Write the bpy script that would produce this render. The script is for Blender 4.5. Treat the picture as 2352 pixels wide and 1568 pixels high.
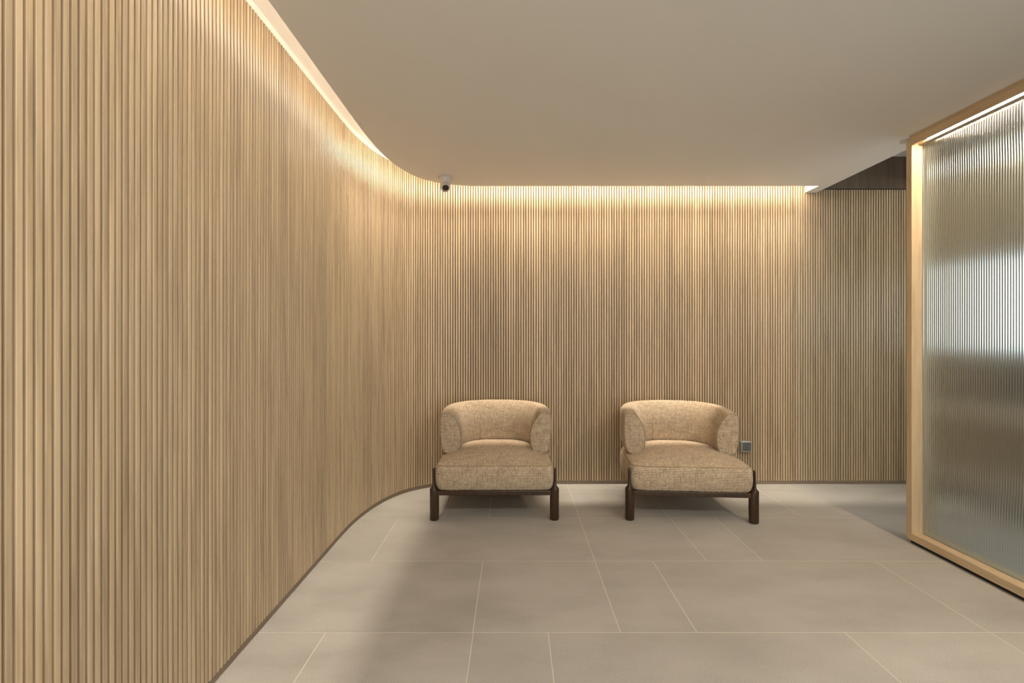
import bpy, bmesh, math, random
from mathutils import Vector, Matrix
random.seed(7)
S = bpy.context.scene
C = S.collection
for o in list(bpy.data.objects):
    bpy.data.objects.remove(o)

# ------------------------------------------------------------ camera, world, exposure
cam = bpy.data.objects.new('camera', bpy.data.cameras.new('camera'))
C.objects.link(cam)
cam.location = (0, 0, 1.2)
cam.rotation_euler = (math.radians(90), 0, 0)
cam.data.sensor_width = 36
cam.data.lens = 1071 / 2352 * 36
cam.data.shift_x = -5 / 2352
cam.data.shift_y = -11 / 2352
cam.data.clip_start = 0.01
S.camera = cam
S.view_settings.view_transform = 'Standard'
S.view_settings.look = 'None'
S.view_settings.gamma = 1
S.view_settings.exposure = 1.66
S.view_settings.use_curve_mapping = False
S.cycles.use_denoising = True
S.cycles.max_bounces = 10
S.cycles.transmission_bounces = 8
S.cycles.diffuse_bounces = 6
S.cycles.caustics_refractive = False
S.cycles.caustics_reflective = False
S.cycles.sample_clamp_indirect = 6

W = bpy.data.worlds.new('world')
S.world = W
W.use_nodes = True
W.node_tree.nodes['Background'].inputs[0].default_value = (0.95, 1.0, 0.96, 1)
W.node_tree.nodes['Background'].inputs[1].default_value = 0.68

WARM = (1.0, 0.87, 0.71)
COVE_E = 17.0
FRAME_E = 85.0
WIN_E = 0.62
BEAM = 2.0
# unseen fill light added to brighten the area behind the fluted screen
ld = bpy.data.lights.new('side_room_fill', 'AREA'); ld.shape = 'RECTANGLE'; ld.size = 0.2; ld.size_y = 1.6
ld.energy = 6; ld.color = (0.95, 1.0, 0.96)
lo_ = bpy.data.objects.new('side_room_fill', ld); C.objects.link(lo_); lo_.location = (2.95, 1.3, 2.655)
# fill lights added over the camera, out of view, for more top-down light
for lx, ly in ((0.3, 0.2), (1.6, 0.2)):
    ld = bpy.data.lights.new('overhead_fill', 'AREA'); ld.shape = 'RECTANGLE'; ld.size = 0.9; ld.size_y = 0.12
    ld.energy = 7.2; ld.color = (1.0, 0.93, 0.84)
    lo_ = bpy.data.objects.new('overhead_fill', ld); C.objects.link(lo_); lo_.location = (lx, ly, 2.36)

# ------------------------------------------------------------ helpers
def setp(o, label=None, cat=None, group=None, kind=None):
    if label: o['label'] = label
    if cat: o['category'] = cat
    if group: o['group'] = group
    if kind: o['kind'] = kind
    return o

def mkobj(name, bm, mats, parent=None, smooth=True, angle=35, bevel=0, bseg=3):
    me = bpy.data.meshes.new(name)
    bmesh.ops.recalc_face_normals(bm, faces=bm.faces)
    bm.to_mesh(me)
    bm.free()
    for m in (mats if isinstance(mats, (list, tuple)) else [mats]):
        me.materials.append(m)
    o = bpy.data.objects.new(name, me)
    C.objects.link(o)
    if parent: o.parent = parent
    if bevel:
        md = o.modifiers.new('bevel', 'BEVEL')
        md.width = bevel; md.segments = bseg; md.limit_method = 'ANGLE'
    if smooth:
        for p in me.polygons: p.use_smooth = True
        me.set_sharp_from_angle(angle=math.radians(angle))
    return o

def empty(name, loc=(0, 0, 0), rz=0):
    o = bpy.data.objects.new(name, None)
    C.objects.link(o)
    o.location = loc
    o.rotation_euler = (0, 0, rz)
    o.empty_display_size = 0.1
    return o

def box(bm, x0, x1, y0, y1, z0, z1, mi=0):
    v = [bm.verts.new(p) for p in ((x0,y0,z0),(x1,y0,z0),(x1,y1,z0),(x0,y1,z0),(x0,y0,z1),(x1,y0,z1),(x1,y1,z1),(x0,y1,z1))]
    for f in ((0,3,2,1),(4,5,6,7),(0,1,5,4),(1,2,6,5),(2,3,7,6),(3,0,4,7)):
        bm.faces.new([v[i] for i in f]).material_index = mi

def rings(bm, rs, cap0=True, cap1=True, closed=True):
    """loft a list of rings (lists of 3d points)"""
    vs = [[bm.verts.new(p) for p in r] for r in rs]
    n = len(vs[0])
    for a, b in zip(vs, vs[1:]):
        for i in range(n if closed else n - 1):
            j = (i + 1) % n
            bm.faces.new((a[i], a[j], b[j], b[i]))
    if cap0: bm.faces.new(vs[0][::-1])
    if cap1: bm.faces.new(vs[-1])
    return vs

def circ(c, r, n=24, ax=None):
    c = Vector(c)
    ax = Vector(ax or (0, 0, 1)).normalized()
    u = ax.orthogonal().normalized(); w = ax.cross(u)
    return [c + r * (math.cos(2*math.pi*i/n) * u + math.sin(2*math.pi*i/n) * w) for i in range(n)]

def lathe(bm, prof, origin=(0, 0, 0), ax=(0, 0, 1), n=32, cap=True):
    o = Vector(origin); a = Vector(ax).normalized()
    rings(bm, [circ(o + a * h, max(r, 1e-4), n, a) for r, h in prof], cap, cap)

def tube(bm, pts, r, n=8, closed=False):
    pts = [Vector(p) for p in pts]
    N = len(pts); rs = []
    up = None
    for i, p in enumerate(pts):
        if closed: t = pts[(i+1) % N] - pts[i-1]
        else: t = pts[min(i+1, N-1)] - pts[max(i-1, 0)]
        t.normalize()
        if up is None: up = t.orthogonal().normalized()
        up = (up - t * up.dot(t)).normalized()
        w = t.cross(up)
        rs.append([p + r * (math.cos(2*math.pi*k/n) * up + math.sin(2*math.pi*k/n) * w) for k in range(n)])
    if closed:
        # loft without matching twist: join last to first by nearest index
        k0 = min(range(n), key=lambda k: (rs[-1][0] - rs[0][k]).length)
        rs.append([rs[0][(k0 + k) % n] for k in range(n)])
        rings(bm, rs, False, False)
    else:
        rings(bm, rs)

def catmull(pts, seg=12):
    P = [Vector(p) for p in pts]
    P = [2*P[0]-P[1]] + P + [2*P[-1]-P[-2]]
    out = []
    for i in range(1, len(P) - 2):
        for k in range(seg):
            t = k / seg
            a, b, c, d = P[i-1], P[i], P[i+1], P[i+2]
            out.append(0.5 * ((2*b) + (c-a)*t + (2*a-5*b+4*c-d)*t*t + (3*b-a-3*c+d)*t**3))
    out.append(P[-2])
    return out

class Path:
    def __init__(s, pts):
        s.p = [Vector((q[0], q[1])) for q in pts]
        s.l = [0]
        for a, b in zip(s.p, s.p[1:]): s.l.append(s.l[-1] + (b - a).length)
        s.L = s.l[-1]
    def at(s, d):
        d = min(max(d, 0), s.L)
        i = 0
        lo, hi = 0, len(s.l) - 2
        while lo < hi:
            m = (lo + hi + 1) // 2
            if s.l[m] <= d: lo = m
            else: hi = m - 1
        i = lo
        f = (d - s.l[i]) / max(s.l[i+1] - s.l[i], 1e-9)
        p = s.p[i].lerp(s.p[i+1], f)
        a = s.p[max(i-1, 0)]; b = s.p[min(i+2, len(s.p)-1)]
        t = (s.p[i+1] - s.p[i]).normalized()
        if 0 < i < len(s.p) - 2:
            t0 = (s.p[i+1] - s.p[i-1]).normalized(); t1 = (s.p[i+2] - s.p[i]).normalized()
            t = t0.lerp(t1, f).normalized()
        return p, t, Vector((t.y, -t.x))
    def find(s, fn):
        d = 0
        while d < s.L:
            if fn(s.at(d)[0]): return d
            d += 0.002
        return s.L
    def sweep(s, bm, prof, d0, d1, step=0.03, closed=True, caps=True):
        """prof: (offset toward the room, z) points"""
        n = max(1, int((d1 - d0) / step))
        rs = []
        for i in range(n + 1):
            p, t, nn = s.at(d0 + (d1 - d0) * i / n)
            rs.append([(p.x + nn.x*o, p.y + nn.y*o, z) for o, z in prof])
        rings(bm, rs, caps and closed, caps and closed, closed)

# ------------------------------------------------------------ materials
def mat(name, col=(0.8, 0.8, 0.8), rough=0.5, metal=0.0, spec=0.5):
    m = bpy.data.materials.new(name)
    m.use_nodes = True
    b = m.node_tree.nodes['Principled BSDF']
    b.inputs['Base Color'].default_value = (*col, 1)
    b.inputs['Roughness'].default_value = rough
    b.inputs['Metallic'].default_value = metal
    b.inputs['Specular IOR Level'].default_value = spec
    return m, m.node_tree, b

def nd(nt, typ, **kw):
    n = nt.nodes.new(typ)
    for k, v in kw.items():
        if k in n.inputs: n.inputs[k].default_value = v
        else: setattr(n, k, v)
    return n

def mathn(nt, op, a, b=None, clamp=False):
    n = nt.nodes.new('ShaderNodeMath'); n.operation = op; n.use_clamp = clamp
    for i, v in enumerate((a, b)):
        if v is None: continue
        if isinstance(v, (int, float)): n.inputs[i].default_value = v
        else: nt.links.new(v, n.inputs[i])
    return n.outputs[0]

def ramp(nt, fac, stops):
    r = nt.nodes.new('ShaderNodeValToRGB')
    while len(r.color_ramp.elements) < len(stops): r.color_ramp.elements.new(0.5)
    for e, (p, c) in zip(r.color_ramp.elements, stops):
        e.position = p; e.color = (*c, 1) if len(c) == 3 else c
    nt.links.new(fac, r.inputs[0])
    return r.outputs[0]

def noise(nt, vec, scale, detail=3, rough=0.5):
    n = nd(nt, 'ShaderNodeTexNoise', Scale=scale, Detail=detail, Roughness=rough)
    nt.links.new(vec, n.inputs['Vector'])
    return n.outputs['Fac']

def mapping(nt, vec, scale=(1, 1, 1), loc=None):
    m = nt.nodes.new('ShaderNodeMapping')
    m.inputs['Scale'].default_value = scale
    if loc: m.inputs['Location'].default_value = loc
    nt.links.new(vec, m.inputs['Vector'])
    return m.outputs[0]

def mix(nt, fac, a, b, mode='MIX'):
    m = nt.nodes.new('ShaderNodeMix'); m.data_type = 'RGBA'; m.blend_type = mode
    for i, v in ((0, fac), (6, a), (7, b)):
        if isinstance(v, (int, float)): m.inputs[i].default_value = v
        elif isinstance(v, tuple): m.inputs[i].default_value = (*v, 1)
        else: nt.links.new(v, m.inputs[i])
    return m.outputs[2]

def bump(nt, b, h, strength=0.3, dist=0.002):
    n = nt.nodes.new('ShaderNodeBump')
    n.inputs['Strength'].default_value = strength
    n.inputs['Distance'].default_value = dist
    nt.links.new(h, n.inputs['Height'])
    nt.links.new(n.outputs[0], b.inputs['Normal'])

def wood(name, dark, mid, light, rough=0.45, island=0.0, grain=(70, 70, 2.2), spec=0.5, bmp=0.25, tone=0.0):
    m, nt, b = mat(name, mid, rough, spec=spec)
    tc = nt.nodes.new('ShaderNodeTexCoord').outputs['Object']
    geo = nt.nodes.new('ShaderNodeNewGeometry')
    v = mapping(nt, tc, grain)
    if island:
        off = nt.nodes.new('ShaderNodeCombineXYZ')
        r = mathn(nt, 'MULTIPLY', geo.outputs['Random Per Island'], 57.0)
        nt.links.new(r, off.inputs[0]); nt.links.new(r, off.inputs[2])
        add = nt.nodes.new('ShaderNodeVectorMath'); add.operation = 'ADD'
        nt.links.new(v, add.inputs[0]); nt.links.new(off.outputs[0], add.inputs[1])
        v = add.outputs[0]
    n1 = noise(nt, v, 1.0, 5, 0.62)
    col = ramp(nt, n1, [(0.28, dark), (0.5, mid), (0.74, light)])
    if island:
        r2 = nt.nodes.new('ShaderNodeMapRange')
        nt.links.new(geo.outputs['Random Per Island'], r2.inputs[0])
        r2.inputs[3].default_value = 1 - island; r2.inputs[4].default_value = 1 + island * 0.7
        comb = nt.nodes.new('ShaderNodeCombineColor')
        for i in range(3): nt.links.new(r2.outputs[0], comb.inputs[i])
        col = mix(nt, 1.0, col, comb.outputs[0], 'MULTIPLY')
    if tone:
        n2 = noise(nt, mapping(nt, tc, (2.2, 2.2, 0.25)), 1.0, 2)
        t = ramp(nt, n2, [(0.3, (1-tone,)*3), (0.7, (1+tone*0.3,)*3)])
        col = mix(nt, 1.0, col, t, 'MULTIPLY')
    nt.links.new(col, b.inputs['Base Color'])
    if bmp: bump(nt, b, n1, bmp, 0.001)
    return m

M_slat = wood('oak_slats', (0.335, 0.245, 0.15), (0.475, 0.358, 0.228), (0.575, 0.443, 0.295), 0.33, island=0.15, tone=0.14)
M_back = wood('slat_backing', (0.11, 0.066, 0.032), (0.14, 0.088, 0.045), (0.17, 0.11, 0.06), 0.7, bmp=0)  # backing darker than the slats: shade of the gaps put into its colour
M_base = wood('baseboard_wood', (0.17, 0.125, 0.085), (0.215, 0.16, 0.11), (0.26, 0.2, 0.14), 0.55, grain=(3, 3, 60))
M_frame = wood('ash_frame', (0.45, 0.335, 0.20), (0.55, 0.42, 0.265), (0.62, 0.49, 0.32), 0.4, grain=(30, 30, 2.5), bmp=0.1)
M_frame_h = wood('ash_frame_rail', (0.45, 0.335, 0.20), (0.55, 0.42, 0.265), (0.62, 0.49, 0.32), 0.4, grain=(30, 2.5, 30), bmp=0.1)
M_walnut = wood('dark_walnut', (0.022, 0.010, 0.004), (0.040, 0.018, 0.007), (0.065, 0.031, 0.012), 0.3, grain=(50, 50, 4), bmp=0.1)
M_bulk = wood('brown_veneer', (0.085, 0.055, 0.036), (0.12, 0.082, 0.056), (0.155, 0.108, 0.075), 0.5, grain=(26, 26, 1.0), bmp=0.05)

def plaster(name, col, rough=0.85):
    m, nt, b = mat(name, col, rough, spec=0.3)
    tc = nt.nodes.new('ShaderNodeTexCoord').outputs['Object']
    bump(nt, b, noise(nt, tc, 160, 4), 0.06, 0.001)
    n = noise(nt, tc, 1.2, 3)
    c = ramp(nt, n, [(0.3, tuple(x * 0.975 for x in col)), (0.7, col)])
    nt.links.new(c, b.inputs['Base Color'])
    return m
M_ceil = plaster('ceiling_paint', (0.80, 0.785, 0.755))
M_cove = plaster('cove_paint', (0.78, 0.74, 0.68))
M_taupe = plaster('taupe_paint', (0.42, 0.385, 0.32))
M_beige = plaster('beige_paint', (0.50, 0.48, 0.40))
M_slate = plaster('slate_paint', (0.10, 0.11, 0.12))

def tile_mat():
    m, nt, b = mat('stone_tile', (0.4, 0.37, 0.33), 0.5, spec=0.45)
    tc = nt.nodes.new('ShaderNodeTexCoord').outputs['Object']
    geo = nt.nodes.new('ShaderNodeNewGeometry')
    big = noise(nt, mapping(nt, tc, (1.2, 2.6, 1)), 1.6, 5, 0.6)
    fine = noise(nt, tc, 260, 3, 0.7)
    c = ramp(nt, big, [(0.25, (0.33, 0.313, 0.285)), (0.5, (0.395, 0.376, 0.345)), (0.75, (0.45, 0.43, 0.395))])
    c = mix(nt, 1.0, c, ramp(nt, fine, [(0.25, (0.66,)*3), (0.7, (1.16,)*3)]), 'MULTIPLY')
    c = mix(nt, 1.0, c, ramp(nt, geo.outputs['Random Per Island'], [(0, (0.95,)*3), (1, (1.03,)*3)]), 'MULTIPLY')
    nt.links.new(c, b.inputs['Base Color'])
    nt.links.new(ramp(nt, big, [(0.3, (0.50,)*3), (0.7, (0.60,)*3)]), b.inputs['Roughness'])
    bump(nt, b, fine, 0.08, 0.0006)
    return m
M_tile = tile_mat()
M_grout, _, _ = mat('pale_grout', (0.60, 0.56, 0.48), 0.8)
M_white, _, _ = mat('white_plastic', (0.62, 0.60, 0.57), 0.35)
M_black, _, _ = mat('black_shadow_gap', (0.012, 0.011, 0.010), 0.6)
M_lens, _, _ = mat('smoked_lens', (0.055, 0.045, 0.035), 0.15)
M_steel, _, _ = mat('grey_metal', (0.42, 0.42, 0.40), 0.35, 0.8)
M_sock, _, _ = mat('dark_grey_plate', (0.13, 0.135, 0.125), 0.35, 0.4)
M_cream, _, _ = mat('cream_laminate', (0.72, 0.72, 0.70), 0.3)
M_bead, _, _ = mat('white_bead', (0.92, 0.90, 0.86), 0.25)

def emit(name, col, e):
    m = bpy.data.materials.new(name); m.use_nodes = True
    nt = m.node_tree; nt.nodes.clear()
    n = nt.nodes.new('ShaderNodeEmission'); n.inputs[0].default_value = (*col, 1); n.inputs[1].default_value = e
    out = nt.nodes.new('ShaderNodeOutputMaterial'); nt.links.new(n.outputs[0], out.inputs[0])
    return m
M_led = emit('cove_led', WARM, COVE_E)
M_led2 = emit('cove_led_side', WARM, COVE_E * 0.42)
M_ledf = emit('frame_led', (1.0, 0.82, 0.60), FRAME_E)
M_ledr = emit('room_led', (1.0, 0.88, 0.70), 3.5)
M_pane = emit('daylight_pane', (0.80, 0.93, 1.0), WIN_E)

def glass_mat():
    m, nt, b = mat('reeded_glass', (0.90, 0.94, 0.92), 0.2, spec=0.5)
    b.inputs['Transmission Weight'].default_value = 1.0
    b.inputs['IOR'].default_value = 1.45
    return m
M_glass = glass_mat()

def fabric():
    m, nt, b = mat('tweed_boucle', (0.5, 0.4, 0.28), 0.92, spec=0.15)
    uv = nt.nodes.new('ShaderNodeUVMap').outputs[0]
    wob = nt.nodes.new('ShaderNodeTexNoise'); wob.inputs['Scale'].default_value = 55
    nt.links.new(uv, wob.inputs['Vector'])
    vm = nt.nodes.new('ShaderNodeVectorMath'); vm.operation = 'MULTIPLY_ADD'
    nt.links.new(wob.outputs['Color'], vm.inputs[0]); vm.inputs[1].default_value = (0.004, 0.003, 0)
    nt.links.new(uv, vm.inputs[2])
    sep = nt.nodes.new('ShaderNodeSeparateXYZ'); nt.links.new(vm.outputs[0], sep.inputs[0])
    U, V = sep.outputs[0], sep.outputs[1]
    def stripe(x, per, w):       # 1 on the dark line between threads
        f = mathn(nt, 'FRACT', mathn(nt, 'DIVIDE', x, per))
        d = mathn(nt, 'ABSOLUTE', mathn(nt, 'SUBTRACT', f, 0.5))
        return mathn(nt, 'SUBTRACT', 1.0, mathn(nt, 'DIVIDE', d, w), True)
    rowl = stripe(V, 0.0102, 0.36)
    coll = stripe(U, 0.0118, 0.26)
    dash = noise(nt, mapping(nt, uv, (60, 210, 1)), 1.0, 2)      # breaks the weft lines into dashes
    dashf = ramp(nt, dash, [(0.34, (0.25,)*3), (0.54, (1,)*3)])
    cn = noise(nt, mapping(nt, uv, (110, 14, 1)), 1.0, 2)        # a few stronger warp threads
    cf = ramp(nt, cn, [(0.40, (0.30,)*3), (0.60, (1,)*3)])
    d1 = mathn(nt, 'MULTIPLY', rowl, dashf)
    d2 = mathn(nt, 'MULTIPLY', coll, cf)
    dark = mathn(nt, 'MAXIMUM', d1, mathn(nt, 'MULTIPLY', d2, 0.8))
    clus = ramp(nt, noise(nt, mapping(nt, uv, (9, 24, 1)), 1.0, 4, 0.65), [(0.32, (0.65,)*3), (0.60, (1.0,)*3)])
    dark = mathn(nt, 'MULTIPLY', dark, clus)
    tint = ramp(nt, noise(nt, mapping(nt, uv, (40, 40, 1)), 1.0, 3), [(0.3, (0.54, 0.415, 0.285)), (0.7, (0.68, 0.55, 0.395))])
    col = mix(nt, mathn(nt, 'MULTIPLY', dark, 0.97), tint, (0.07, 0.040, 0.02))
    nt.links.new(col, b.inputs['Base Color'])
    b.inputs['Sheen Weight'].default_value = 0.15
    bump(nt, b, mathn(nt, 'SUBTRACT', 1.0, dark), 0.8, 0.003)
    return m
M_fab = fabric()
M_pipe, _, _ = mat('fabric_seam', (0.22, 0.155, 0.09), 0.95, spec=0.1)

# ------------------------------------------------------------ the room shell
HC = 2.371            # soffit underside
HT = 2.50             # top of the slats in the cove
HV = 2.53             # cove ceiling
HR = 2.665            # ceiling of the area beyond the soffit
YB = 3.80
XR = 3.55             # wall behind the glass screen
XS = 2.458            # right edge of the soffit
Y0 = -1.8
wp = [(-1.042, Y0), (-1.042, 0), (-1.041, 1.5), (-1.041, 2.6), (-1.039, 2.86), (-1.027, 3.04), (-0.992, 3.24), (-0.932, 3.42), (-0.84, 3.58), (-0.70, 3.70), (-0.52, 3.772), (-0.30, 3.797), (0.0, YB), (1.0, YB), (2.2, YB), (XR, YB)]
WP = Path(catmull(wp, 14))
s_turn = WP.find(lambda p: p.x > -0.30)
s_notch = WP.find(lambda p: p.x > 2.366)
PITCH = 0.0205
RW = 0.0146

def ribs(bm, d0, d1, ztop):
    n = int((d1 - d0) / PITCH)
    prof = [(-RW/2, -0.004)]
    rc, hh = 0.0021, 0.0052
    for k in range(5):
        a = math.radians(90 * k / 4)
        prof.append((-RW/2 + rc * (1 - math.cos(a)), hh - rc - 0.0004 + rc * math.sin(a)))
    prof.append((0.0, hh))
    prof += [(-x, y) for x, y in prof[5::-1]]
    for i in range(n):
        p, t, nn = WP.at(d0 + (i + 0.5) * PITCH)
        zt = ztop(p.x)
        ring = []
        for z in (0.028, zt):
            ring.append([(p.x + t.x*a + nn.x*b, p.y + t.y*a + nn.y*b, z) for a, b in prof])
        v0 = [bm.verts.new(q) for q in ring[0]]; v1 = [bm.verts.new(q) for q in ring[1]]
        for a in range(len(prof) - 1):
            bm.faces.new((v0[a], v0[a+1], v1[a+1], v1[a]))
        bm.faces.new(v0[::-1]); bm.faces.new(v1)
    return n

def wall(name, d0, d1):
    bm = bmesh.new()
    n = ribs(bm, d0, d1, lambda x: HT if x < 2.366 else 2.396)
    ob = mkobj(name, bm, M_slat, smooth=True, angle=50)
    setp(ob, kind='structure')
    b2 = bmesh.new()
    WP.sweep(b2, [(-0.004, 0.0), (-0.004, HT - 0.002), (-0.05, HT - 0.002), (-0.05, 0.0)], d0, d1)
    k = mkobj('slat_backing', b2, M_back, ob, smooth=False)
    return ob
s_t = round(s_turn / PITCH) * PITCH
WL = wall('wall_left', 0, s_t)
WB = wall('wall_back', s_t, WP.L)

def base(name, d0, d1):
    bm = bmesh.new()
    WP.sweep(bm, [(-0.03, 0.0), (0.0, 0.0), (0.0, 0.0245), (-0.0035, 0.0275), (-0.03, 0.0275)], d0, d1)
    setp(mkobj(name, bm, M_base, smooth=False), kind='structure')
base('baseboard_left', 0, s_t)
base('baseboard_back', s_t, WP.L)

# plaster band above the slats + bead
bm = bmesh.new()
WP.sweep(bm, [(-0.05, HT), (-0.001, HT), (-0.001, HV + 0.05), (-0.05, HV + 0.05)], 0, s_notch + 0.05)
setp(mkobj('trim_1', bm, M_cove, smooth=False), kind='structure')
bm = bmesh.new()
WP.sweep(bm, [(-0.001, HV - 0.005), (0.004, HV - 0.005), (0.004, HV), (-0.001, HV)], 0, s_notch)
setp(mkobj('trim_2', bm, M_bead, smooth=False), kind='structure')
# shadow groove just over the slat tops
bm = bmesh.new()
WP.sweep(bm, [(-0.0035, HT - 0.007), (0.0008, HT - 0.007), (0.0008, HT - 0.0005), (-0.0035, HT - 0.0005)], 0, s_notch)
setp(mkobj('trim_3', bm, M_black, smooth=False), kind='structure')
# brown veneer bulkhead over the slats on the right
bm = bmesh.new()
box(bm, 2.459, XR, YB - 0.006, YB + 0.05, 2.404, HR)
setp(mkobj('trim_4', bm, M_bulk, smooth=False), kind='structure')
bm = bmesh.new()
box(bm, 2.37, XR, YB - 0.001, YB + 0.05, 2.392, 2.404)
setp(mkobj('trim_5', bm, M_black, smooth=False), kind='structure')

# soffit + upper ceilings
ep = [(-0.850, Y0), (-0.852, 0), (-0.856, 1.6), (-0.862, 2.4), (-0.860, 2.72), (-0.846, 2.97), (-0.800, 3.21), (-0.71, 3.42), (-0.565, 3.555), (-0.40, 3.612), (-0.22, 3.625), (0.2, 3.625), (1.2, 3.625), (2.366, 3.625)]
EP = Path(catmull(ep, 10))
bm = bmesh.new()
outline = [(p.x, p.y) for p in EP.p] + [(2.366, YB), (XS, YB), (XS, Y0)]
lo = [bm.verts.new((x, y, HC)) for x, y in outline]
hi = [bm.verts.new((x, y, HR + 0.05)) for x, y in outline]
f = bm.faces.new(lo)
bm.faces.new(hi[::-1])
for i in range(len(lo)):
    j = (i + 1) % len(lo)
    bm.faces.new((lo[i], hi[i], hi[j], lo[j]))
bmesh.ops.triangulate(bm, faces=[q for q in bm.faces if len(q.verts) > 4])
ceil = setp(mkobj('ceiling', bm, M_ceil, smooth=False), kind='structure')
bm = bmesh.new()
WP.sweep(bm, [(-0.05, HV), (0.30, HV), (0.30, HV + 0.04), (-0.05, HV + 0.04)], 0, s_notch)
setp(mkobj('ceiling_cove', bm, M_cove, smooth=False), kind='structure')
bm = bmesh.new()
box(bm, XS, XR + 0.1, Y0, YB + 0.1, HR, HR + 0.05)
setp(mkobj('ceiling_side', bm, M_ceil, smooth=False), kind='structure')

# cove LED: a strip fixed under the cove ceiling right behind the soffit edge
LP = [(-0.0145, 2.440), (-0.0145, 2.446), (-0.0005, 2.446), (-0.0005, 2.440)]
s_l = EP.find(lambda p: p.x > -0.84)
bm = bmesh.new()
EP.sweep(bm, [(-0.0155, 2.4462), (-0.0155, 2.4485), (0.0, 2.4485), (0.0, 2.4462)], 1.4, EP.L - 0.01)
br_ = mkobj('strip_glow_shield', bm, M_cove, ceil, smooth=False)  # added shield over the strip, keeps its upward glow off the cove ceiling
for d0, d1, m in ((1.4, s_l, M_led2), (s_l, EP.L - 0.01, M_led)):
    bm = bmesh.new()
    EP.sweep(bm, LP, d0, d1)
    mkobj('led_strip', bm, m, ceil, smooth=False)
# the strip's downward beam, in short straight runs along the cove
d = 1.4
while d < EP.L - 0.05:
    p0_, t_, n_ = EP.at(d)
    L_ = 0.10 if -0.855 < p0_.x < -0.25 and p0_.y > 2.4 else 0.40
    L_ = min(L_, EP.L - 0.02 - d)
    p_, t_, n_ = EP.at(d + L_ / 2)
    ld = bpy.data.lights.new('cove_beam', 'AREA'); ld.shape = 'RECTANGLE'; ld.size = L_ * 0.98; ld.size_y = 0.004
    ld.spread = math.radians(74); ld.color = WARM
    ld.energy = BEAM * L_ * (0.50 if p_.y < 2.7 else 1.0)
    q_ = bpy.data.objects.new('cove_beam', ld); C.objects.link(q_)
    q_.location = (p_.x - n_.x * 0.0075, p_.y - n_.y * 0.0075, 2.4385)
    q_.rotation_euler = (0, 0, math.atan2(t_.y, t_.x))
    d += L_

# ------------------------------------------------------------ floor
bm = bmesh.new()
rows = {3: [0.358, 0.85, 1.847, 2.11], 2: [-0.39, -0.14, 0.36, 0.86, 1.35, 1.60, 2.6], 1: [-0.6386, 0.36, 0.859, 1.111, 2.11], 0: [-1.14, -0.14, 0.36, 0.618, 1.607, 2.6], -1: [-0.638, -0.138, 0.115, 1.118, 1.61, 2.6]}
yb0 = 1.893
g = 0.0017
XL0 = -1.06
for r in range(-6, 4):
    y0 = yb0 + r * 0.6; y1 = min(y0 + 0.6, YB + 0.02)
    if r in rows: js = rows[r]
    else: js = [-0.64 + (r % 2) * 0.5 + k for k in range(0, 5)]
    xs = [XL0] + [j * 1.2 for j in js if XL0 + 0.02 < j * 1.2 < XR] + [XR + 0.02]
    for a, b in zip(xs, xs[1:]):
        v = [bm.verts.new(p) for p in ((a+g, y0+g, 0), (b-g, y0+g, 0), (b-g, y1-g, 0), (a+g, y1-g, 0))]
        bm.faces.new(v)
v = [bm.verts.new(p) for p in ((XL0, yb0-3.6, -0.0006), (XR+0.02, yb0-3.6, -0.0006), (XR+0.02, YB+0.02, -0.0006), (XL0, YB+0.02, -0.0006))]
bm.faces.new(v).material_index = 1
box(bm, XL0, XR+0.02, yb0-3.6, YB+0.02, -0.1, -0.0008, 1)
setp(mkobj('floor', bm, [M_tile, M_grout], smooth=False), kind='structure')

# ------------------------------------------------------------ glass screen
SX = 2.300            # room face of the frame
YS = 2.737            # far end
YE = 0.35
gs = empty('glass_screen', (SX + 0.06, (YS + YE) / 2, 0))
setp(gs, 'tall fluted glass screen in a pale wood frame with glowing strip at its top', 'glass screen')
def spart(name, bm, m, par=gs, **k):
    o = mkobj(name, bm, m, par, **k)
    o.matrix_parent_inverse = Matrix.Translation(-gs.location)
    return o
FB, FT, TB, TT = 0.020, 0.062, 2.308, 2.346
XG = 2.358
bm = bmesh.new()
def rr_frame(bm):
    # one rounded rectangular ring (outer corner radius r) lofted across its thickness
    def rect(y0, y1, z0, z1, r, n=6):
        pts = []
        for cy, cz, a0 in ((y1-r, z1-r, 0), (y0+r, z1-r, 90), (y0+r, z0+r, 180), (y1-r, z0+r, 270)):
            for k in range(n + 1):
                a = math.radians(a0 + 90 * k / n)
                pts.append((cy + r*math.cos(a), cz + r*math.sin(a)))
        return pts
    return rect
rect = rr_frame(bm)
FRONT, BACK = SX, SX + 0.115
# stiles and rails as separate parts
def stile(y0, y1):
    b = bmesh.new(); box(b, FRONT, BACK, y0, y1, FB, TT)
    if y1 == YS:
        ed = [e for e in b.edges if abs(e.verts[0].co.y - YS) < 1e-4 and abs(e.verts[1].co.y - YS) < 1e-4 and abs(e.verts[0].co.z - e.verts[1].co.z) < 1e-4]
        bmesh.ops.bevel(b, geom=ed, offset=0.024, segments=6, affect='EDGES', profile=0.5)
    return spart('stile', b, M_frame, bevel=0.003)
stile(YS - 0.040, YS)
stile(YE, YE + 0.040)
b = bmesh.new(); box(b, FRONT, BACK, YE + 0.040, YS - 0.040, FB, FT); spart('bottom_rail', b, M_frame_h, bevel=0.003)
b = bmesh.new()
box(b, FRONT, SX + 0.010, YE + 0.040, YS - 0.040, TB, TT)
box(b, SX + 0.010, SX + 0.036, YE + 0.040, YS - 0.040, TB + 0.012, TT)
box(b, SX + 0.036, BACK, YE + 0.040, YS - 0.040, TB, TT)
spart('top_rail', b, M_frame_h)
b = bmesh.new(); box(b, SX + 0.015, SX + 0.031, YE + 0.042, YS - 0.12, TB + 0.004, TB + 0.0115); spart('light_strip', b, M_ledf, smooth=False)
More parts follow.
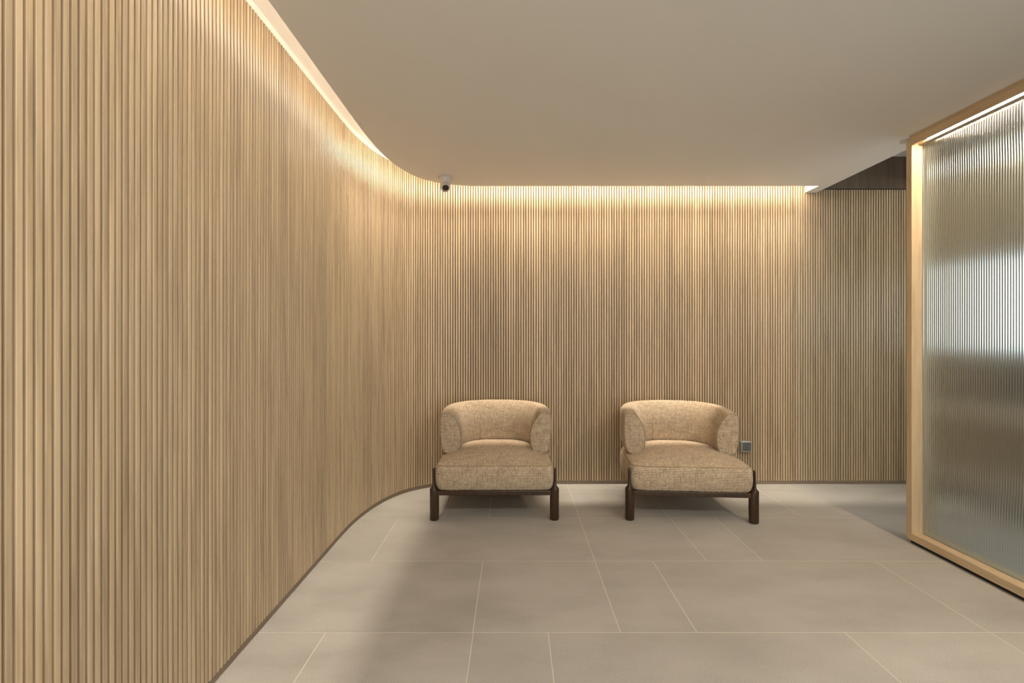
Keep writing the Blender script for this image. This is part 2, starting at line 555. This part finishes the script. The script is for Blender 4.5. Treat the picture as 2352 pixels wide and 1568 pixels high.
b = bmesh.new(); box(b, SX + 0.018, BACK - 0.012, YE, YS - 0.012, 0.0005, FB); spart('floor_track', b, M_black, smooth=False)
b = bmesh.new(); box(b, SX + 0.012, BACK - 0.012, YE, YS - 0.012, TT, HC - 0.0005); spart('head_track', b, M_frame_h, smooth=False)
# fluted pane: flat back, reeded room side
b = bmesh.new()
yg0, yg1 = YE + 0.038, YS - 0.038
P = 0.0125; nr = int((yg1 - yg0) / P)
front = []
for i in range(nr):
    for k in range(8):
        a = k / 8
        front.append((XG + 0.0017 - 0.0017 * math.sin(math.pi * a) , yg0 + (i + a) * P))
front.append((XG + 0.0017, yg0 + nr * P))
loop = front + [(XG + 0.009, yg0 + nr * P), (XG + 0.009, yg0)]
for za, zb in ((FT - 0.006, TB + 0.006),):
    v0 = [b.verts.new((x, y, za)) for x, y in loop]; v1 = [b.verts.new((x, y, zb)) for x, y in loop]
    for i in range(len(loop)):
        j = (i + 1) % len(loop)
        b.faces.new((v0[i], v0[j], v1[j], v1[i]))
    fs = [b.faces.new(v0[::-1]), b.faces.new(v1)]
    bmesh.ops.triangulate(b, faces=fs)
spart('reeded_pane', b, M_glass, smooth=True, angle=45)

# small white cap on the ceiling at the screen corner
bm = bmesh.new()
lathe(bm, [(0.028, 0.0), (0.028, -0.006), (0.022, -0.012), (0.008, -0.014)], (2.34, 2.785, HC))
setp(mkobj('ceiling_cap', bm, M_white), 'small round white cap on the ceiling above the far corner of the glass screen', 'ceiling cap')

# ------------------------------------------------------------ area behind the screen
bm = bmesh.new()
box(bm, XR, XR + 0.1, Y0, YB + 0.1, 0, HR)
setp(mkobj('wall_right', bm, M_beige, smooth=False), kind='structure')
wn = setp(empty('window_1', (XR, 1.7, 0.93)), kind='structure')
def wpart(name, bm, m):
    o = mkobj(name, bm, m, wn, smooth=False); o.matrix_parent_inverse = Matrix.Translation(-wn.location); return o
b = bmesh.new(); box(b, XR - 0.012, XR - 0.006, 0.1, 3.55, 1.10, 1.75); wpart('frosted_pane', b, M_pane)
b = bmesh.new()
for z0, z1 in ((1.07, 1.10), (1.75, 1.78)): box(b, XR - 0.03, XR - 0.001, 0.07, 3.58, z0, z1)
for y in (0.07, 1.23, 2.39, 3.55): box(b, XR - 0.03, XR - 0.001, y, y + 0.03, 1.10, 1.75)
wpart('window_frame', b, M_steel)
ct = empty('low_cabinet', (3.44, 1.9, 0))
setp(ct, 'long low taupe cabinet with a pale top seen blurred through the fluted glass', 'cabinet')
def cpart(name, x0, z0, z1, m):
    b = bmesh.new(); box(b, x0, XR - 0.004, 0.2, 3.62, z0, z1)
    o = mkobj(name, b, m, ct, bevel=0.002); o.matrix_parent_inverse = Matrix.Translation(-ct.location); return o
cpart('plinth', 3.43, 0.0, 0.09, M_slate)
cpart('lower_panel', 3.40, 0.09, 0.27, M_cream)
cpart('cabinet_body', 3.40, 0.27, 0.60, M_taupe)
cpart('cabinet_top', 3.38, 0.60, 0.72, M_cream)
bm = bmesh.new(); box(bm, XR - 0.02, XR - 0.001, 0.07, 3.6, 0.72, 1.04)
setp(mkobj('trim_6', bm, M_slate, smooth=False), kind='structure')
bm = bmesh.new(); box(bm, 3.30, XR - 0.001, Y0, YB - 0.02, 2.47, HR - 0.001)
setp(mkobj('trim_7', bm, M_slate, smooth=False), kind='structure')
bm = bmesh.new(); box(bm, 3.39, 3.45, 0.4, 3.5, 2.455, 2.469)
setp(mkobj('light_line', bm, M_ledr, smooth=False), 'slim light line under the dark bulkhead behind the fluted glass', 'light strip')

# ------------------------------------------------------------ armchairs
def make_leg(side, par, y, xc=0.394, short=None):
    bm = bmesh.new()
    n = 24
    def ring(z, xo, xi, ry):
        # x from xo (outer) to xi (inner), in leg coordinates with outer = -1 direction
        cx = (xo + xi) / 2; rx = (xi - xo) / 2
        return [(side * -1 * (cx + rx * math.copysign(abs(math.cos(a)) ** 0.9, math.cos(a))), y + ry * math.copysign(abs(math.sin(a)) ** 0.9, math.sin(a)), z) for a in [2*math.pi*k/n for k in range(n)]]
    r = 0.030
    prof = [(0.0005, -r+.006, r-.006, r-.006), (0.003, -r+.0025, r-.0025, r-.0025), (0.009, -r, r, r), (0.185, -r, r, r), (0.200, -r, r*.78, r), (0.206, -r+.0015, r*.66, r*.99), (0.2155, -.020, r*.5, r*.93), (0.224, -.0135, r*.36, r*.84), (0.240, -.0125, .0065, r*.66), (0.262, -.0122, .0040, .0165), (0.29, -.0120, .0030, .0145), (0.325, -.0118, .0025, .013), (0.333, -.0105, .0018, .0115), (0.337, -.008, .0, .008)]
    if short: prof = prof[:4]
    rings(bm, [ring(*p) for p in prof])
    for v in bm.verts: v.co.x += side * xc
    return mkobj('leg', bm, M_walnut, par, angle=50)

def rrect(hx, y0, y1, rf, rb, n=10):
    """plan outline of the seat, ccw"""
    pts = []
    for cx, cy, a0, r in ((hx-rf, y0+rf, -90, rf), (hx-rb, y1-rb, 0, rb), (-hx+rb, y1-rb, 90, rb), (-hx+rf, y0+rf, 180, rf)):
        for k in range(n + 1):
            a = math.radians(a0 + 90 * k / n)
            pts.append(Vector((cx + r*math.cos(a), cy + r*math.sin(a))))
    # resample evenly
    out = []
    N = 120
    L = [0]
    m = len(pts)
    for i in range(m): L.append(L[-1] + (pts[(i+1) % m] - pts[i]).length)
    for k in range(N):
        d = L[-1] * k / N
        i = max(j for j in range(m) if L[j] <= d)
        f = (d - L[i]) / max(L[i+1] - L[i], 1e-9)
        out.append(pts[i].lerp(pts[(i+1) % m], f))
    return out

def seat(par):
    bm = bmesh.new()
    uv = bm.loops.layers.uv.new('UVMap')
    hx, y0, y1 = 0.393, 0.0, 0.715
    c = Vector((0, 0.37))
    out = rrect(hx, y0, y1, 0.055, 0.27)
    def inset(p, d):
        q = Vector((p.x * (hx - d) / hx, c.y + (p.y - c.y) * (0.36 - d) / 0.36))
        return q
    lay = [(0.189, 0.060), (0.190, 0.035), (0.196, 0.018), (0.210, 0.007), (0.235, 0.001), (0.27, -0.002), (0.305, -0.001), (0.33, 0.002), (0.345, 0.006), (0.354, 0.011), (0.3575, 0.0145), (0.362, 0.020)]
    rs = []
    for z, d in lay: rs.append([(*inset(p, d), z) for p in out])
    base = rs[-1]
    ts = [0.97, 0.94, 0.90, 0.85, 0.78, 0.70, 0.60, 0.48, 0.35, 0.2, 0.08]
    for t in ts:
        rg = []
        for p in base:
            x = p[0] * t; y = c.y + (p[1] - c.y) * t
            z = 0.362 + 0.058 * (1 - t ** 3.0) * (1 - 0.10 * (x / hx) ** 2) + 0.010 * (1 - t*t) * (y - 0.3)
            rg.append((x, y, z))
        rs.append(rg)
    vs = rings(bm, rs)
    bmesh.ops.recalc_face_normals(bm, faces=bm.faces)
    for f in bm.faces:
        n = f.normal
        for l in f.loops:
            q = l.vert.co
            if abs(n.z) > 0.62: l[uv].uv = (q.x, q.y + q.z * 0.6)
            elif abs(n.y) >= abs(n.x): l[uv].uv = (q.x, q.z)
            else: l[uv].uv = (q.y, q.z)
    s = mkobj('seat_cushion', bm, M_fab, par, angle=80)
    bm = bmesh.new()
    tube(bm, [(*inset(p, 0.0125), 0.3568) for p in out], 0.0015, 6, True)
    mkobj('seam', bm, M_pipe, s, angle=80)
    return s

def backrest(par):
    pts = catmull([(-0.323, 0.275), (-0.326, 0.36), (-0.320, 0.455), (-0.283, 0.555), (-0.205, 0.622), (-0.105, 0.650), (0, 0.657), (0.105, 0.650), (0.205, 0.622), (0.283, 0.555), (0.320, 0.455), (0.326, 0.36), (0.323, 0.275)], 10)
    path = Path(pts)
    bm = bmesh.new(); uv = bm.loops.layers.uv.new('UVMap')
    N = 44
    def section(d, inset=0.0, ahead=0.0, sc=1.0):
        p, t, nn = path.at(d)         # nn points inward (right of the travel direction)
        p = p + t * ahead
        m = abs(d / path.L - 0.5) * 2    # 0 centre .. 1 arm end
        top = 0.700 - 0.036 * m ** 2.2
        bot = 0.372 + 0.0 * m
        hw = (0.070 + 0.002 * m - inset) * sc
        zc = (top + bot) / 2; hz = (top - bot) / 2 - inset
        ring = []
        for k in range(N):
            a = 2 * math.pi * k / N
            ca, sa = math.cos(a), math.sin(a)
            e = 2 / (2.5 if ca > 0 else 5.0)
            if sa < 0: e = 2 / (3.4 if ca > 0 else 4.2)
            o = math.copysign(abs(ca) ** e, ca) * hw
            z = zc + math.copysign(abs(sa) ** e, sa) * hz
            h = (z - bot) / (top - bot)
            # belly on the inner side, drawn in towards the bottom and the top
            if ca > 0: o *= 1.0 + 0.14 * math.sin(math.pi * min(max(h, 0), 1)) - (0.10 + 0.45 * m ** 3) * max(0, (h - 0.45) / 0.55) ** 1.5
            lean = -0.010 * (h - 0.5)
            o += lean
            if h < 0.35 and ca < 0: o *= 1 - 0.14 * (0.35 - h) / 0.35
            ring.append(Vector((p.x + nn.x * o, p.y + nn.y * o, z)))
        return ring
    ds = []; n = 60
    seams = [path.find(lambda q: q.x > -0.150), path.find(lambda q: q.x > 0.150)]
    for i in range(n + 1): ds.append(path.L * i / n)
    for s_ in seams: ds += [s_ - 0.006, s_ - 0.002, s_, s_ + 0.002, s_ + 0.006]
    ds = sorted(set(ds))
    rs = []; us = []
    R = 0.009
    caps = []
    for k in range(6):
        a = math.radians(90 * k / 6)
        caps.append((R * (1 - math.sin(a)) , R * math.cos(a)))
    for ins, ah in caps:                       # start cap, rounding outwards
        rs.append(section(0, ins if ins else 0, -ah)); us.append(-ah)
    for d in ds:
        sc = 1.0; ins = 0.0
        for s_ in seams:
            dd = abs(d - s_)
            if dd < 0.005: ins = 0.003 * (1 - dd / 0.005)
        rs.append(section(d, ins)); us.append(d)
    for ins, ah in caps[::-1]:
        rs.append(section(path.L, ins, ah)); us.append(path.L + ah)
    vs = [[bm.verts.new(q) for q in r] for r in rs]
    def perim(r):
        L = [0]
        for i in range(N): L.append(L[-1] + (r[(i+1) % N] - r[i]).length)
        return L
    for a in range(len(vs) - 1):
        pa, pb = perim(rs[a]), perim(rs[a+1])
        for i in range(N):
            j = (i + 1) % N
            f = bm.faces.new((vs[a][i], vs[a][j], vs[a+1][j], vs[a+1][i]))
            uvs = ((us[a], pa[i]), (us[a], pa[i+1]), (us[a+1], pb[i+1]), (us[a+1], pb[i]))
            for l, w in zip(f.loops, uvs): l[uv].uv = w
    for r, vr, sg in ((rs[0], vs[0], -1), (rs[-1], vs[-1], 1)):
        cen = sum(r, Vector()) / N
        fr = [cen + (q - cen) * 0.5 + Vector((0, -0.004, 0)) for q in r]
        v2 = [bm.verts.new(q) for q in fr]; vc = bm.verts.new(cen + Vector((0, -0.006, 0)))
        for i in range(N):
            j = (i + 1) % N
            for vl in ((vr[i], vr[j], v2[j], v2[i]), (v2[i], v2[j], vc)):
                f = bm.faces.new(vl)
                for l in f.loops: l[uv].uv = (l.vert.co.x, l.vert.co.z)
    b = mkobj('backrest', bm, M_fab, par, angle=80)
    for rr in (rs[2], rs[-3]):
        bm = bmesh.new(); tube(bm, rr, 0.0015, 6, True)
        mkobj('seam', bm, M_pipe, b, angle=80)
    return b

def armchair(loc, rz, label):
    r = empty('armchair', loc, rz)
    setp(r, label, 'armchair', 'tweed armchairs against the back wall')
    seat(r); backrest(r)
    bm = bmesh.new(); box(bm, -0.372, 0.372, 0.016, 0.042, 0.163, 0.194); mkobj('front_rail', bm, M_walnut, r, bevel=0.004)
    bm = bmesh.new(); box(bm, -0.255, 0.255, 0.612, 0.638, 0.163, 0.19); mkobj('rear_rail', bm, M_walnut, r, bevel=0.004)
    for s in (-1, 1):
        a = Vector((s*0.394, 0.055)); c = Vector((s*0.283, 0.605)); t = (c - a).normalized(); n = Vector((t.y, -t.x)) * 0.012
        bm = bmesh.new()
        rings(bm, [[(a.x-n.x, a.y-n.y, z0), (a.x+n.x, a.y+n.y, z0), (c.x+n.x, c.y+n.y, z0), (c.x-n.x, c.y-n.y, z0)] for z0 in (0.163, 0.187)])
        mkobj('side_rail', bm, M_walnut, r, bevel=0.004)
        make_leg(s, r, 0.033)
        make_leg(s, r, 0.625, 0.275, 0.19)
    return r

armchair((-0.129, 3.030, 0), math.radians(0.4), 'beige tweed armchair with dark wood legs, standing nearest the curved wall corner')
def copy_tree(o, parent=None):
    c = o.copy(); C.objects.link(c)
    if parent: c.parent = parent
    for ch in list(o.children): copy_tree(ch, c)
    return c
c2 = copy_tree([o for o in C.objects if o.name == 'armchair'][0])
c2.location = (1.150, 3.003, 0)
c2.rotation_euler = (0, 0, math.radians(-4.2))
c2['label'] = 'beige tweed armchair turned slightly left, with the wall socket just right of its back'

# ------------------------------------------------------------ ceiling camera
cc = empty('security_camera', (-0.507, 3.425, HC))
setp(cc, 'small white security camera on the ceiling edge above the left armchair', 'security camera')
bm = bmesh.new(); lathe(bm, [(0.050, 0.0), (0.054, -0.002), (0.054, -0.007), (0.050, -0.010)], n=40); mkobj('mounting_plate', bm, M_white, cc)
bm = bmesh.new(); lathe(bm, [(0.044, -0.008), (0.041, -0.018), (0.038, -0.045), (0.0355, -0.075), (0.030, -0.093), (0.020, -0.104), (0.006, -0.108)], n=40)
hs = mkobj('housing', bm, M_white, cc, angle=60)
ax = Vector((0.16, -0.66, -0.76)).normalized()
p0 = Vector((0.003, -0.016, -0.056))
bm = bmesh.new(); lathe(bm, [(0.026, -0.012), (0.0295, -0.008), (0.0295, -0.001), (0.027, 0.0)], p0, ax, 32); mkobj('collar', bm, M_black, cc)
bm = bmesh.new(); lathe(bm, [(0.0268, -0.002), (0.0272, 0.030), (0.0268, 0.046), (0.0255, 0.048)], p0, ax, 32)
br = mkobj('camera_barrel', bm, M_white, cc, angle=60)
bm = bmesh.new(); lathe(bm, [(0.0235, 0.0475), (0.0235, 0.0490), (0.020, 0.0496)], p0, ax, 32); lz = mkobj('lens_cover', bm, M_lens, br)
bm = bmesh.new(); lathe(bm, [(0.008, 0.0492), (0.008, 0.0504), (0.005, 0.0508)], p0, ax, 20)
mkobj('lens', bm, M_black, br)
for (sx, sz) in ((0.032, -0.0165), (0.026, -0.028)):
    bm = bmesh.new(); yy = -math.sqrt(0.0405**2 - 0.02**2) if sz > -0.02 else -math.sqrt(0.039**2 - 0.018**2)
    lathe(bm, [(0.0016, 0.0), (0.0016, 0.0022)], (0.020, yy + 0.001, sz), (0.4, -0.9, -0.1), 10)
    mkobj('screw', bm, M_black, cc)

# ------------------------------------------------------------ wall socket
wsx, wsz, wsy = 1.874, 0.313, YB - 0.0046
so = empty('wall_socket', (wsx, wsy, wsz))
setp(so, 'square grey metal power socket mounted low on the slatted wall beside the right armchair', 'wall socket')
h = 0.042
bm = bmesh.new(); box(bm, -h, h, -0.036, 0.0, -h, h); mkobj('socket_box', bm, M_steel, so, bevel=0.003)
bm = bmesh.new(); box(bm, -0.035, 0.035, -0.0375, -0.0355, -0.035, 0.035); pl = mkobj('face_plate', bm, M_sock, so, bevel=0.001)
for x, z, a in ((-0.011, 0.020, 0.5), (0.009, 0.020, -0.5), (-0.011, -0.021, 0.0), (0.010, -0.021, 0.0), (0.0, -0.006, 1.57)):
    bm = bmesh.new(); box(bm, -0.006, 0.006, -0.0385, -0.037, -0.0016, 0.0016)
    o = mkobj('socket_slot', bm, M_black, pl, smooth=False)
    o.location = (x, 0, z); o.rotation_euler = (0, a, 0)
